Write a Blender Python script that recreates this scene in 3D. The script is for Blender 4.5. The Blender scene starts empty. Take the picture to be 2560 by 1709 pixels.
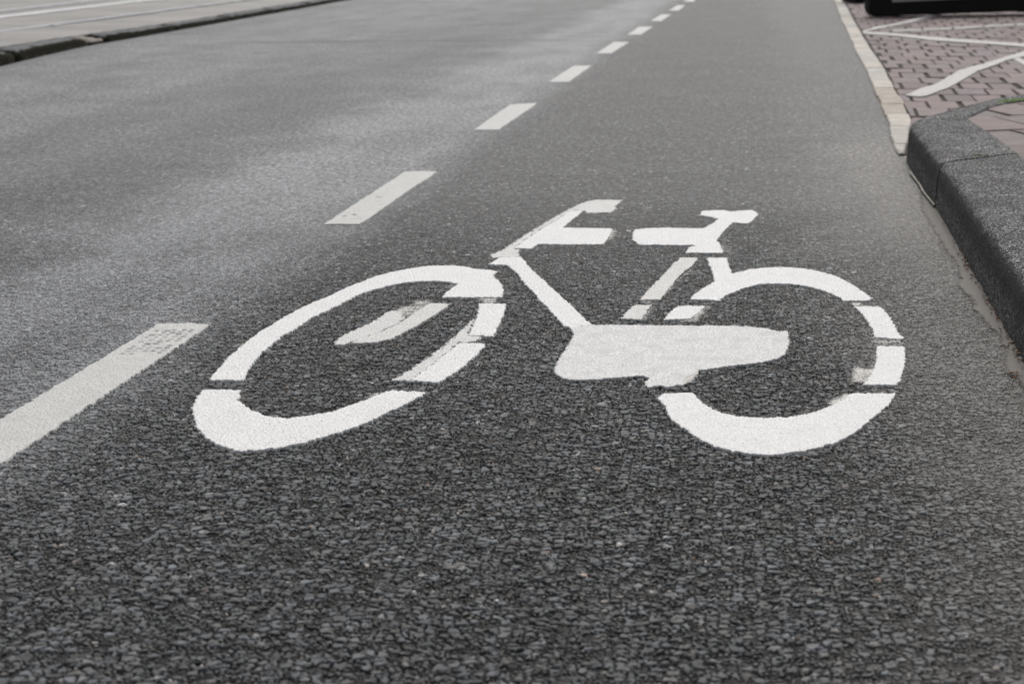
import bpy, math, random
import numpy as np
from mathutils import Vector

random.seed(7)
rng = np.random.default_rng(7)
sc = bpy.context.scene
col = sc.collection
R = math.radians

# traced outlines, metres on the ground (x to the right, y away from the viewer)
D = {
 'front_wheel': [[(-0.9427, 2.426),(-0.9575, 2.5589),(-0.96, 2.6423),(-0.9597, 2.7309),(-0.9541, 2.789),(-0.9457, 2.862),(-0.9351, 2.932),(-0.92, 2.9918),(-0.9016, 3.044),(-0.8881, 3.1184),(-0.8685, 3.1749),(-0.8489, 3.2364),(-0.8237, 3.2793),(-0.7952, 3.3117),(-0.7644, 3.3364),(-0.7307, 3.3498),(-0.6942, 3.3498),(-0.6631, 3.3398),(-0.6332, 3.315),(-0.6023, 3.3035),(-0.5726, 3.2873),(-0.5776, 3.2633),(-0.5789, 3.2396),(-0.5589, 3.1931),(-0.5429, 3.1479),(-0.5317, 3.1038),(-0.5231, 3.0357),(-0.6563, 3.0357),(-0.6541, 3.0751),(-0.6433, 3.1598),(-0.6601, 3.1749),(-0.6979, 3.19),(-0.7325, 3.1885),(-0.7643, 3.1749),(-0.7926, 3.1479),(-0.818, 3.1111),(-0.8361, 3.0751),(-0.8487, 3.0329),(-0.8602, 2.965),(-0.8762, 2.9062),(-0.8872, 2.8558),(-0.8951, 2.7772),(-0.9049, 2.7195),(-0.9066, 2.6585),(-0.9066, 2.5948),(-0.9031, 2.5488),(-0.8949, 2.4899),(-0.884, 2.426)], [(-0.565, 2.981),(-0.5063, 2.9783),(-0.498, 2.8998),(-0.4934, 2.813),(-0.4898, 2.7172),(-0.5408, 2.7252),(-0.5439, 2.801),(-0.5493, 2.8745),(-0.5562, 2.9255)], [(-0.5468, 2.6694),(-0.4956, 2.6639),(-0.4948, 2.6423),(-0.5, 2.5896),(-0.5089, 2.5141),(-0.5209, 2.4613),(-0.5344, 2.4132),(-0.5862, 2.4224),(-0.5778, 2.4708),(-0.5653, 2.5438),(-0.5558, 2.6105)], [(-0.932, 2.3704),(-0.8695, 2.3677),(-0.8633, 2.3486),(-0.8549, 2.3145),(-0.8401, 2.2936),(-0.8165, 2.261),(-0.7872, 2.2331),(-0.763, 2.2198),(-0.7423, 2.2175),(-0.7134, 2.2292),(-0.6848, 2.2434),(-0.6625, 2.2731),(-0.6445, 2.3019),(-0.627, 2.3357),(-0.6119, 2.3599),(-0.6026, 2.3651),(-0.5462, 2.3546),(-0.5504, 2.3314),(-0.562, 2.3019),(-0.5718, 2.2772),(-0.5917, 2.2331),(-0.5939, 2.2214),(-0.6139, 2.183),(-0.6344, 2.1494),(-0.6587, 2.124),(-0.6851, 2.0921),(-0.7151, 2.0748),(-0.7469, 2.0645),(-0.7695, 2.0624),(-0.7901, 2.0748),(-0.8211, 2.1026),(-0.8456, 2.1312),(-0.8687, 2.168),(-0.8875, 2.2059),(-0.9081, 2.253),(-0.9187, 2.2854),(-0.9284, 2.3314)]],
 'front_wheel_faded': [([(-0.5796, 3.026),(-0.5242, 3.026),(-0.5172, 2.9891),(-0.5697, 2.9891)], 0.62),([(-0.5493, 2.8745),(-0.5455, 2.801),(-0.5408, 2.7252),(-0.5093, 2.7172),(-0.5162, 2.6804),(-0.5474, 2.6727),(-0.5562, 2.6126),(-0.5659, 2.5468),(-0.5786, 2.4746),(-0.5876, 2.4224),(-0.6236, 2.426),(-0.6086, 2.4613),(-0.5925, 2.5388),(-0.5775, 2.6316),(-0.5645, 2.7309),(-0.5585, 2.813)], 0.85),([(-0.6442, 2.3314),(-0.6255, 2.3616),(-0.6127, 2.3634),(-0.6292, 2.334),(-0.6492, 2.3003)], 0.4),([(-0.9776, 2.6509),(-0.9547, 2.6793),(-0.9524, 2.6369)], 0.4),([(-0.6917, 3.1598),(-0.6433, 3.1598),(-0.653, 3.1038),(-0.6746, 3.1009)], 0.45)],
 'fork': [[(-0.6714, 2.981),(-0.6234, 2.9783),(-0.6346, 2.9126),(-0.6432, 2.862),(-0.6587, 2.789),(-0.6761, 2.7309),(-0.6862, 2.697),(-0.7071, 2.6727),(-0.7586, 2.6661),(-0.7458, 2.697),(-0.7195, 2.7481),(-0.6981, 2.813),(-0.687, 2.8745),(-0.6822, 2.9255)]],
 'fork_faded': [([(-0.7934, 2.6749),(-0.7847, 2.7309),(-0.7679, 2.7831),(-0.7536, 2.8496),(-0.7386, 2.9191),(-0.7144, 2.9255),(-0.694, 2.8496),(-0.6981, 2.813),(-0.7195, 2.7481),(-0.7458, 2.697),(-0.7586, 2.6661),(-0.781, 2.6509)], 0.93),([(-0.7386, 2.9191),(-0.7193, 2.9756),(-0.6945, 3.0122),(-0.6576, 3.026),(-0.6723, 2.985),(-0.6822, 2.9255),(-0.687, 2.8745),(-0.694, 2.8496)], 0.6)],
 'handlebar': [[(-0.5767, 3.5504),(-0.5621, 3.6611),(-0.538, 3.8214),(-0.5133, 3.9427),(-0.4952, 4.0562),(-0.4575, 4.0783),(-0.4673, 3.9848),(-0.4855, 3.8411),(-0.4864, 3.8175),(-0.3511, 3.8058),(-0.3507, 3.7162),(-0.3524, 3.6342),(-0.3599, 3.5988),(-0.4203, 3.5953),(-0.4743, 3.5988),(-0.5233, 3.6041),(-0.5327, 3.5435)]],
 'handlebar_faded': [([(-0.4999, 4.0961),(-0.4842, 4.1737),(-0.4649, 4.2253),(-0.4381, 4.2492),(-0.3581, 4.2444),(-0.3626, 4.197),(-0.3731, 4.1506),(-0.3652, 4.1051),(-0.3739, 4.043),(-0.4449, 4.0343),(-0.4573, 4.0761),(-0.4784, 4.085)], 0.87),([(-0.6227, 3.4313),(-0.6245, 3.4718),(-0.6049, 3.5215),(-0.5839, 3.6611),(-0.5575, 3.8116),(-0.5315, 3.9637),(-0.5009, 4.1051),(-0.4736, 4.0783),(-0.4952, 4.0562),(-0.5133, 3.9427),(-0.538, 3.8214),(-0.5621, 3.6611),(-0.5767, 3.5504),(-0.5601, 3.5384),(-0.5578, 3.4882),(-0.5445, 3.4457),(-0.5972, 3.4425)], 0.88),([(-0.35, 3.8058),(-0.3225, 3.8019),(-0.3317, 3.7538),(-0.3238, 3.7256),(-0.333, 3.6611),(-0.3511, 3.6395),(-0.3496, 3.7162)], 0.6)],
 'frame_tube': [[(-0.6088, 3.3637),(-0.5967, 3.4393),(-0.544, 3.4425),(-0.5263, 3.3917),(-0.5019, 3.315),(-0.4668, 3.2272),(-0.4325, 3.1368),(-0.4046, 3.064),(-0.378, 2.9943),(-0.3524, 2.9275),(-0.3273, 2.8578),(-0.306, 2.8042),(-0.3468, 2.778),(-0.3477, 2.7856),(-0.3603, 2.7965),(-0.3777, 2.8464),(-0.3995, 2.9039),(-0.4145, 2.9515),(-0.4407, 3.013),(-0.4637, 3.0901),(-0.4921, 3.1573),(-0.5173, 3.2415),(-0.5393, 3.3),(-0.5632, 3.3575)]],
 'chain_case': [[(-0.3468, 2.778),(-0.306, 2.8042),(-0.2478, 2.802),(-0.1345, 2.7987),(-0.0497, 2.7965),(0.0067, 2.791),(0.046, 2.778),(0.0707, 2.7534),(0.0875, 2.7566),(0.0884, 2.6962),(0.0841, 2.6265),(0.0772, 2.5882),(0.0634, 2.5601),(0.032, 2.5371),(0.0061, 2.5235),(-0.0322, 2.51),(-0.0575, 2.4967),(-0.0814, 2.4905),(-0.0846, 2.4704),(-0.1057, 2.4319),(-0.1001, 2.4027),(-0.1307, 2.3863),(-0.1482, 2.3945),(-0.1612, 2.3863),(-0.1724, 2.3904),(-0.1719, 2.4193),(-0.1658, 2.4404),(-0.1816, 2.4531),(-0.2184, 2.4446),(-0.2546, 2.4319),(-0.2908, 2.4235),(-0.3116, 2.4319),(-0.3329, 2.4531),(-0.341, 2.4835),(-0.3428, 2.5325),(-0.3376, 2.6072),(-0.335, 2.676),(-0.3338, 2.7324)]],
 'chain_case_faded': [([(-0.0853, 2.4923),(-0.0797, 2.4905),(-0.0771, 2.4277),(-0.0921, 2.3986),(-0.1001, 2.4027),(-0.1057, 2.4319)], 0.75),([(0.0875, 2.7566),(0.1007, 2.7376),(0.0911, 2.6962),(0.0971, 2.6461),(0.0892, 2.5929),(0.0785, 2.5882),(0.0852, 2.6363)], 0.5)],
 'saddle': [[(-0.1219, 3.9964),(-0.1173, 4.0635),(-0.0787, 4.0737),(-0.0564, 4.0737),(-0.0321, 4.0534),(-0.01, 4.0686),(0.0234, 4.0768),(0.0344, 4.0584),(0.0415, 4.0232),(0.0402, 3.9885),(0.03, 3.9544),(0.0243, 3.9114),(0.0135, 3.8758),(-0.0042, 3.8785),(-0.0184, 3.8879),(-0.0291, 3.8944),(-0.0393, 3.8371),(-0.0507, 3.7742),(-0.0601, 3.7132),(-0.0691, 3.6416),(-0.0603, 3.6129),(-0.0545, 3.5568),(-0.0488, 3.4961),(-0.1434, 3.4946),(-0.1355, 3.5647),(-0.1212, 3.5766),(-0.1306, 3.5886),(-0.1552, 3.587),(-0.1817, 3.5903),(-0.2148, 3.5927),(-0.2475, 3.5886),(-0.266, 3.5951),(-0.2767, 3.6293),(-0.2866, 3.6624),(-0.2898, 3.7046),(-0.2913, 3.7478),(-0.2893, 3.7919),(-0.27, 3.8009),(-0.2445, 3.8099),(-0.2013, 3.8171),(-0.1574, 3.8099),(-0.1052, 3.8099),(-0.0987, 3.8325),(-0.0806, 3.8879),(-0.069, 3.94),(-0.0838, 3.9612),(-0.1024, 3.9836)]],
 'saddle_faded': [([(-0.1452, 4.0132),(-0.124, 4.0382),(-0.1209, 3.9935),(-0.1371, 3.9885)], 0.55),([(-0.0691, 3.6416),(-0.0291, 3.8879),(-0.0183, 3.8646),(-0.0418, 3.7478),(-0.0574, 3.6458)], 0.4),([(-0.0579, 3.6211),(-0.0336, 3.5886),(-0.0185, 3.5332),(-0.0214, 3.4718),(-0.0487, 3.4907)], 0.4)],
 'seat_tube': [[(-0.1529, 3.4393),(-0.1152, 3.4393),(-0.11, 3.4153),(-0.1253, 3.3376),(-0.1452, 3.2559),(-0.1575, 3.171),(-0.1692, 3.0901),(-0.1804, 3.013),(-0.2228, 3.013),(-0.2104, 3.1033),(-0.1892, 3.2272),(-0.1719, 3.3376)], [(-0.233, 2.966),(-0.1942, 2.966),(-0.2036, 2.9039),(-0.2084, 2.8464),(-0.2521, 2.8544)]],
 'seat_tube_faded': [([(-0.1248, 3.3225),(-0.1103, 3.2852),(-0.139, 3.1849),(-0.1481, 3.1033),(-0.1653, 3.013),(-0.1753, 2.9758),(-0.2288, 2.9709),(-0.2224, 3.0068),(-0.1804, 3.013),(-0.1575, 3.171)], 0.42),([(-0.1942, 2.966),(-0.176, 2.9881),(-0.1868, 2.8923),(-0.1893, 2.8397),(-0.2084, 2.8464),(-0.2036, 2.9039)], 0.45)],
 'rear_wheel': [[(-0.1158, 3.0175),(-0.1046, 3.0688),(-0.0803, 3.1495),(-0.0646, 3.1863),(-0.0739, 3.2963),(-0.0891, 3.4272),(-0.0851, 3.4369),(-0.0407, 3.4369),(-0.0344, 3.3512),(-0.0265, 3.2642),(0.0121, 3.3054),(0.0525, 3.3272),(0.093, 3.3327),(0.133, 3.3236),(0.1719, 3.2963),(0.2089, 3.2466),(0.236, 3.1829),(0.2604, 3.1006),(0.2789, 3.0298),(0.2696, 3.0069),(0.2162, 3.0039),(0.2106, 3.0298),(0.1944, 3.0688),(0.1703, 3.1086),(0.1414, 3.1413),(0.1038, 3.1611),(0.0693, 3.1628),(0.0385, 3.1611),(0.0115, 3.133),(-0.015, 3.0926),(-0.0407, 3.0453),(-0.0513, 3.0099)], [(0.2345, 2.9546),(0.2844, 2.9473),(0.2927, 2.94),(0.3019, 2.8689),(0.3055, 2.801),(0.3066, 2.7296),(0.3157, 2.7045),(0.3046, 2.6945),(0.2578, 2.7082),(0.2575, 2.7616),(0.2546, 2.8278),(0.2474, 2.8899)], [(0.2562, 2.6459),(0.3074, 2.6435),(0.3049, 2.5908),(0.2942, 2.5125),(0.2793, 2.4385),(0.2706, 2.398),(0.2081, 2.398),(0.2234, 2.4385),(0.2381, 2.5017),(0.2486, 2.568)], [(-0.1467, 2.3253),(-0.137, 2.3491),(-0.0876, 2.3529),(-0.078, 2.3253),(-0.0625, 2.2836),(-0.0449, 2.2565),(-0.0222, 2.2344),(0.0028, 2.2231),(0.036, 2.217),(0.0721, 2.2214),(0.1061, 2.2388),(0.1357, 2.27),(0.1636, 2.3066),(0.1898, 2.351),(0.262, 2.3491),(0.2515, 2.3112),(0.2384, 2.279),(0.2174, 2.2344),(0.2002, 2.1956),(0.1776, 2.1499),(0.1479, 2.1058),(0.1174, 2.0786),(0.0854, 2.0596),(0.054, 2.046),(0.0283, 2.0445),(0.0026, 2.0535),(-0.0285, 2.0671),(-0.0552, 2.0979),(-0.0773, 2.1296),(-0.0919, 2.1622),(-0.1128, 2.2041),(-0.1225, 2.2344),(-0.1288, 2.2745),(-0.1374, 2.3019)]],
 'rear_wheel_faded': [([(0.2315, 2.9873),(0.2856, 2.9813),(0.293, 2.9429),(0.2345, 2.9546)], 0.65),([(0.249, 2.7616),(0.2574, 2.7032),(0.3043, 2.6908),(0.3064, 2.6495),(0.2562, 2.6459),(0.2486, 2.568),(0.2346, 2.4803),(0.2272, 2.5017),(0.2431, 2.614)], 0.5),([(0.1956, 2.5125),(0.209, 2.5256),(0.2235, 2.5125),(0.2384, 2.5234),(0.2387, 2.5017),(0.2234, 2.4385),(0.2081, 2.398),(0.1783, 2.396),(0.1887, 2.4592)], 0.68),([(0.134, 2.2909),(0.16, 2.3414),(0.1897, 2.3491),(0.1636, 2.3066),(0.1359, 2.2727)], 0.7),([(-0.0842, 2.3395),(-0.0605, 2.3206),(-0.0421, 2.2547),(-0.0625, 2.2836)], 0.45)],
 'chain_stay': [[(-0.1391, 2.9605),(-0.0812, 2.9576),(-0.0922, 2.9041),(-0.1081, 2.8523),(-0.1618, 2.8441),(-0.1511, 2.9112)]],
 'chain_stay_faded': [([(-0.0812, 2.9576),(-0.0595, 2.9546),(-0.0725, 2.897),(-0.0893, 2.805),(-0.1442, 2.8036),(-0.1452, 2.8251),(-0.108, 2.8496),(-0.0922, 2.9041)], 0.6),([(-0.1061, 3.0023),(-0.0567, 3.0023),(-0.065, 2.9635),(-0.0976, 2.9635)], 0.4)],
 'dash': [[(-1.1829, 2.8119),(-1.1256, 2.8175),(-1.0758, 2.8046),(-1.1019, 2.005),(-1.1066, 1.8518),(-1.2168, 1.8518)], [(-1.1448, 3.8676),(-1.132, 4.7844),(-1.0805, 4.7952),(-1.025, 4.7875),(-1.0249, 4.6674),(-1.0343, 4.4571),(-1.0451, 3.9017),(-1.0509, 3.8707)], [(-1.0976, 5.8808),(-1.0957, 6.8086),(-0.9792, 6.8771),(-0.9758, 6.758),(-0.9981, 5.8808)], [(-1.0592, 7.9168),(-1.0399, 8.9593),(-0.9298, 8.9593),(-0.9491, 7.9168)], [(-1.0003, 9.9421),(-0.9774, 11.0596),(-0.8618, 11.0596),(-0.8961, 9.9421)], [(-0.939, 11.9066),(-0.9225, 13.0056),(-0.8005, 13.0056),(-0.8334, 11.9066)], [(-0.8746, 13.9174),(-0.8436, 15.1488),(-0.7412, 15.1488),(-0.776, 13.9174)], [(-0.8057, 15.9687),(-0.7721, 17.2756),(-0.6788, 17.2756),(-0.6978, 15.9687)], [(-0.7434, 18.2558),(-0.7128, 19.5051),(-0.6076, 19.5051),(-0.6108, 18.2558)]],
 'dash_ghost': [([(-1.2056, 2.914),(-1.0977, 2.914),(-1.1055, 2.8277),(-1.1263, 2.8193),(-1.1772, 2.8156)], 0.3),([(-1.1255, 4.8467),(-1.0275, 4.853),(-1.0256, 4.7906),(-1.0812, 4.7983),(-1.1298, 4.7906)], 0.5)],
 'dash_flecks': [(-1.21, 2.1846),(-1.191, 2.7728),(-1.2147, 2.7909),(-1.2127, 2.6315),(-1.2147, 2.4411),(-1.2508, 2.3653),(-1.237, 2.2379)],
 'line_a': [(0.9825, 12.1195),(1.1505, 12.6967),(1.2999, 13.0061),(1.597, 13.9085),(1.9062, 14.8057),(2.0425, 15.1545),(2.7389, 16.9922),(2.75, 16.8151),(2.0126, 14.9294),(1.8639, 14.4725),(1.5443, 13.4424),(1.3319, 12.9013),(1.1358, 12.4015),(0.9815, 12.0012)],
 'line_c': [(0.9831, 12.0555),(1.0419, 11.9832),(1.2438, 11.7626),(1.4667, 11.3444),(1.6452, 11.1073),(1.8614, 10.8427),(2.0361, 10.6255),(2.2989, 10.2819),(2.2282, 9.9594),(1.9778, 10.3153),(1.813, 10.555),(1.5961, 10.7693),(1.4219, 10.9924),(1.2131, 11.4668),(1.0194, 11.7194),(0.9658, 11.806)],
 'line_d': [(0.7916, 7.0567),(0.9015, 7.3904),(1.0063, 7.6057),(1.1299, 8.034),(1.2611, 8.4663),(1.4416, 8.8462),(1.6939, 9.4264),(1.8992, 9.8973),(2.2099, 10.555),(2.1269, 10.1505),(1.816, 9.4545),(1.6636, 9.1803),(1.5168, 8.7969),(1.347, 8.3763),(1.2165, 7.9527),(1.0619, 7.4608),(0.8848, 7.0249),(0.8411, 6.9934)],
 'line_e': [(1.7108, 9.2501),(1.7673, 9.3429),(1.7468, 8.6999),(1.6921, 8.421),(1.6907, 8.7724)],
 'pale_pavers': [[(1.2558, 12.3229),(1.5069, 12.4667),(1.4749, 12.1637),(1.2309, 12.0175)], [(1.5309, 12.4862),(1.7917, 12.6438),(1.7569, 12.3323),(1.5, 12.1822)], [(1.8195, 12.6939),(2.101, 12.9293),(2.0581, 12.6239),(1.7785, 12.3418)], [(2.129, 12.9711),(2.4188, 13.1627),(2.3706, 12.8465),(2.0817, 12.6239)], [(2.4503, 13.2169),(2.7437, 13.4607),(2.6931, 13.1627),(2.3993, 12.8878)]],
 'white_patch': [(1.2255, 17.742),(1.3758, 19.4797),(1.4865, 19.4797),(1.3687, 17.8559)],
 'edgeL': [(1.1401, 18.5482),(0.9337, 14.025),(0.8422, 11.6393),(0.7621, 9.7446),(0.7207, 8.503),(0.669, 7.4335),(0.6294, 6.4709),(0.6026, 5.9588),(0.5719, 5.6033),(0.5573, 5.2698)],
 'edgeR': [(1.2606, 18.5482),(1.0324, 13.5134),(0.9064, 10.4884),(0.8377, 8.5563),(0.7838, 7.5368),(0.7577, 6.8149),(0.7138, 6.1028),(0.6221, 5.4316),(0.5809, 5.1369)],
 'silt': [(0.592, 5.2096),(0.5366, 4.3557),(0.5087, 4.0787),(0.5081, 3.9198),(0.5055, 3.7236),(0.5085, 3.6196),(0.5034, 3.4877),(0.5081, 3.3778),(0.4967, 3.2452),(0.4877, 3.1885),(0.4774, 3.1452),(0.4817, 3.0917),(0.4894, 3.0326),(0.4805, 2.9355),(0.4853, 2.8674),(0.4857, 2.8003),(0.4969, 2.7241),(0.4926, 2.6573),(0.4868, 2.5935),(0.4664, 2.5145),(0.4598, 2.4568),(0.4739, 2.4627),(0.4812, 2.4301),(0.4817, 2.3806),(0.4761, 2.2199),(0.4882, 2.1221),(0.5087, 2.2199),(0.5154, 2.5325),(0.5268, 2.9791),(0.54, 3.4503),(0.5605, 4.1562),(0.5556, 4.8149)],
 'jointA': [(0.5845, 4.123),(0.6596, 4.2091),(0.7408, 4.274),(0.8259, 4.3155)],
 'jointB': [(0.6897, 5.1154),(0.7426, 5.1388),(0.8191, 5.1742)],
 'moss': [(0.6455, 4.2332),(0.6932, 4.274),(0.7362, 4.2822)],
 'grass': [(1.0043, 6.0791),(1.0533, 6.1419),(1.1041, 6.1419),(1.1373, 6.0636)],
 'stalk': [(0.556, 4.7355),(0.5576, 4.471),(0.5533, 4.3526),(0.5578, 4.1135)],
 'railpts': [(-5.7395, 11.3453),(-5.8261, 16.6491),(-6.8123, 13.5015),(-6.9467, 16.978),(-7.3877, 14.6579),(-7.5216, 16.6491)],
 'crack': [(-4.238, 10.9509),(-3.9245, 11.0809),(-3.5286, 11.1692),(-3.2113, 11.1249),(-2.9422, 11.2589),(-2.3372, 11.3044),(-1.7274, 11.3501),(-0.9497, 11.3044)],
 'scrap': [(2.9499, 15.5532)],
 'blackfoot': [(1.3421, 17.5037),(1.4417, 17.5037)],
 'blackbase': [(1.199, 14.4252),(3.0379, 15.9537),(1.7575, 17.7256)],
}

# ---------------------------------------------------------------- helpers
def tag(o, label=None, cat=None, group=None, kind=None):
    if label: o['label'] = label
    if cat: o['category'] = cat
    if group: o['group'] = group
    if kind: o['kind'] = kind
    return o

def np_mesh(name, V, F, mats, parent=None, smooth=False, fmat=None, corner_sets=None):
    """V (n,3) float, F (m,4) int quads -> ONE linked mesh object"""
    me = bpy.data.meshes.new(name)
    V = np.asarray(V, np.float32); F = np.asarray(F, np.int32)
    me.vertices.add(len(V)); me.vertices.foreach_set('co', V.ravel())
    k = F.shape[1]
    me.loops.add(F.size); me.loops.foreach_set('vertex_index', F.ravel())
    me.polygons.add(len(F)); me.polygons.foreach_set('loop_start', np.arange(0, F.size, k, dtype=np.int32))
    if fmat is not None: me.polygons.foreach_set('material_index', np.asarray(fmat, np.int32))
    if smooth: me.polygons.foreach_set('use_smooth', np.ones(len(F), bool))
    for m in (mats if isinstance(mats, (list, tuple)) else [mats]): me.materials.append(m)
    me.update(calc_edges=True); me.validate()
    o = bpy.data.objects.new(name, me); col.objects.link(o)
    if parent: o.parent = parent
    return o

def py_mesh(name, V, F, mats, parent=None, smooth=False, fmat=None, colors=None):
    me = bpy.data.meshes.new(name)
    me.from_pydata([tuple(v) for v in V], [], [tuple(f) for f in F])
    for m in (mats if isinstance(mats, (list, tuple)) else [mats]): me.materials.append(m)
    if fmat is not None: me.polygons.foreach_set('material_index', np.asarray(fmat, np.int32))
    if smooth: me.polygons.foreach_set('use_smooth', np.ones(len(F), bool))
    if colors is not None:
        a = me.attributes.new('tone', 'FLOAT', 'POINT'); a.data.foreach_set('value', np.asarray(colors, np.float32))
    me.update()
    o = bpy.data.objects.new(name, me); col.objects.link(o)
    if parent: o.parent = parent
    return o

def empty(name, loc=(0, 0, 0), rz=0):
    o = bpy.data.objects.new(name, None); col.objects.link(o)
    o.location = loc; o.rotation_euler = (0, 0, rz); o.empty_display_size = .1
    return o

def hash2(i, j, s):
    i = i.astype(np.int64); j = j.astype(np.int64)
    n = (i * 374761393 + j * 668265263 + s * 974634541) & 0x7fffffff
    n = ((n ^ (n >> 13)) * 1274126177) & 0x7fffffff
    n = n ^ (n >> 16)
    return (n & 0xffff) / 65535.

def vnoise(x, y, s):
    i = np.floor(x); j = np.floor(y); u = x - i; v = y - j
    u = u * u * (3 - 2 * u); v = v * v * (3 - 2 * v)
    a = hash2(i, j, s); b = hash2(i + 1, j, s); c = hash2(i, j + 1, s); d = hash2(i + 1, j + 1, s)
    return (a * (1 - u) + b * u) * (1 - v) + (c * (1 - u) + d * u) * v

def inside(px, py, poly):
    r = np.zeros(px.shape, bool); n = len(poly)
    for k in range(n):
        x0, y0 = poly[k]; x1, y1 = poly[(k + 1) % n]
        if y0 == y1: continue
        c = ((y0 > py) != (y1 > py)) & (px < (x1 - x0) * (py - y0) / (y1 - y0) + x0)
        r ^= c
    return r

def edge_dist(px, py, poly):
    d = np.full(px.shape, 1e9); n = len(poly)
    for k in range(n):
        x0, y0 = poly[k]; x1, y1 = poly[(k + 1) % n]
        dx, dy = x1 - x0, y1 - y0; L = dx * dx + dy * dy + 1e-12
        t = np.clip(((px - x0) * dx + (py - y0) * dy) / L, 0, 1)
        d = np.minimum(d, np.hypot(px - x0 - t * dx, py - y0 - t * dy))
    return d

def patch(name, polys, mat, parent=None, z=.0009, cx=.0018, cy=.0028, rag=.0026, rs=.0055, cover=1., fade=0., seed=1,
          relief=.00025, skirt=.0055, holes=.0):
    """thin layer of paint or silt lying on the ground: small cells kept where the (ragged) outline holds them"""
    VV = []; FF = []; off = 0
    if not isinstance(polys[0][0], (tuple, list)): polys = [polys]
    cov = cover if isinstance(cover, (list, tuple)) else [cover] * len(polys)
    for poly, cv in zip(polys, cov):
        P = np.array(poly)
        i0, i1 = int(math.floor((P[:, 0].min() - .02) / cx)), int(math.ceil((P[:, 0].max() + .02) / cx))
        j0, j1 = int(math.floor((P[:, 1].min() - .02) / cy)), int(math.ceil((P[:, 1].max() + .02) / cy))
        I, J = np.meshgrid(np.arange(i0, i1), np.arange(j0, j1), indexing='ij')
        X = (I + .5) * cx; Y = (J + .5) * cy
        wx = X + rag * 2 * (vnoise(X / rs, Y / rs, seed) - .5) + rag * .6 * (vnoise(X / (rs * 3.1), Y / (rs * 3.1), seed + 1) - .5)
        wy = Y + rag * 2.6 * (vnoise(X / rs, Y / rs, seed + 2) - .5) + rag * 1.2 * (vnoise(X / (rs * 2.4), Y / (rs * 2.4), seed + 3) - .5)
        keep = inside(wx, wy, poly)
        if cv != 1 or fade > 0 or holes > 0:
            n = .55 * vnoise(X / .0075, Y / .0085, seed + 5) + .3 * vnoise(X / .003, Y / .0045, seed + 6) + .15 * vnoise(X / .05, Y / .07, seed + 8)
            n = (n - .22) / .56
            c = np.full(X.shape, cv)
            if fade > 0:
                d = edge_dist(wx, wy, poly); c = c * np.clip(.25 + .75 * d / fade, 0, 1)
            if holes > 0:
                c = np.where(vnoise(X / .004, Y / .006, seed + 9) < holes, 0, c)
            keep &= n < c
        if not keep.any(): continue
        ii, jj = np.nonzero(keep)
        nI, nJ = keep.shape
        vid = -np.ones((nI + 1, nJ + 1), np.int64)
        for a, b in ((0, 0), (1, 0), (1, 1), (0, 1)): vid[ii + a, jj + b] = 0
        vi, vj = np.nonzero(vid == 0); vid[vi, vj] = np.arange(len(vi))
        x = (vi + i0) * cx; y = (vj + j0) * cy
        x = x + .45 * cx * (hash2(vi + i0, vj + j0, seed + 11) - .5); y = y + .45 * cy * (hash2(vi + i0, vj + j0, seed + 12) - .5)
        zz = z + relief * 2 * (vnoise(x / .007, y / .008, 77) - .5) + relief * 1.2 * (vnoise(x / .045, y / .05, 78) - .5)
        VV.append(np.stack([x, y, zz], 1)); base = len(x)
        q = np.stack([vid[ii, jj], vid[ii + 1, jj], vid[ii + 1, jj + 1], vid[ii, jj + 1]], 1) + off
        FF.append(q)
        # skirt down to the stones
        pad = np.zeros((nI + 2, nJ + 2), bool); pad[1:-1, 1:-1] = keep
        low = -np.ones_like(vid); lx = []; cnt = 0; sk = []
        for (da, db, e) in ((0, -1, ((0, 0), (1, 0))), (1, 0, ((1, 0), (1, 1))), (0, 1, ((1, 1), (0, 1))), (-1, 0, ((0, 1), (0, 0)))):
            out = ~pad[ii + 1 + da, jj + 1 + db]
            a = vid[ii[out] + e[0][0], jj[out] + e[0][1]]; b = vid[ii[out] + e[1][0], jj[out] + e[1][1]]
            sk.append(np.stack([a, b], 1))
        sk = np.concatenate(sk)
        u, inv = np.unique(sk, return_inverse=True); inv = inv.reshape(sk.shape)
        lowv = np.stack([x[u], y[u], zz[u] - skirt], 1)
        VV.append(lowv)
        FF.append(np.stack([sk[:, 1] + off, sk[:, 0] + off, inv[:, 0] + off + base, inv[:, 1] + off + base], 1))
        off += base + len(u)
    return np_mesh(name, np.concatenate(VV), np.concatenate(FF), mat, parent)

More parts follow.
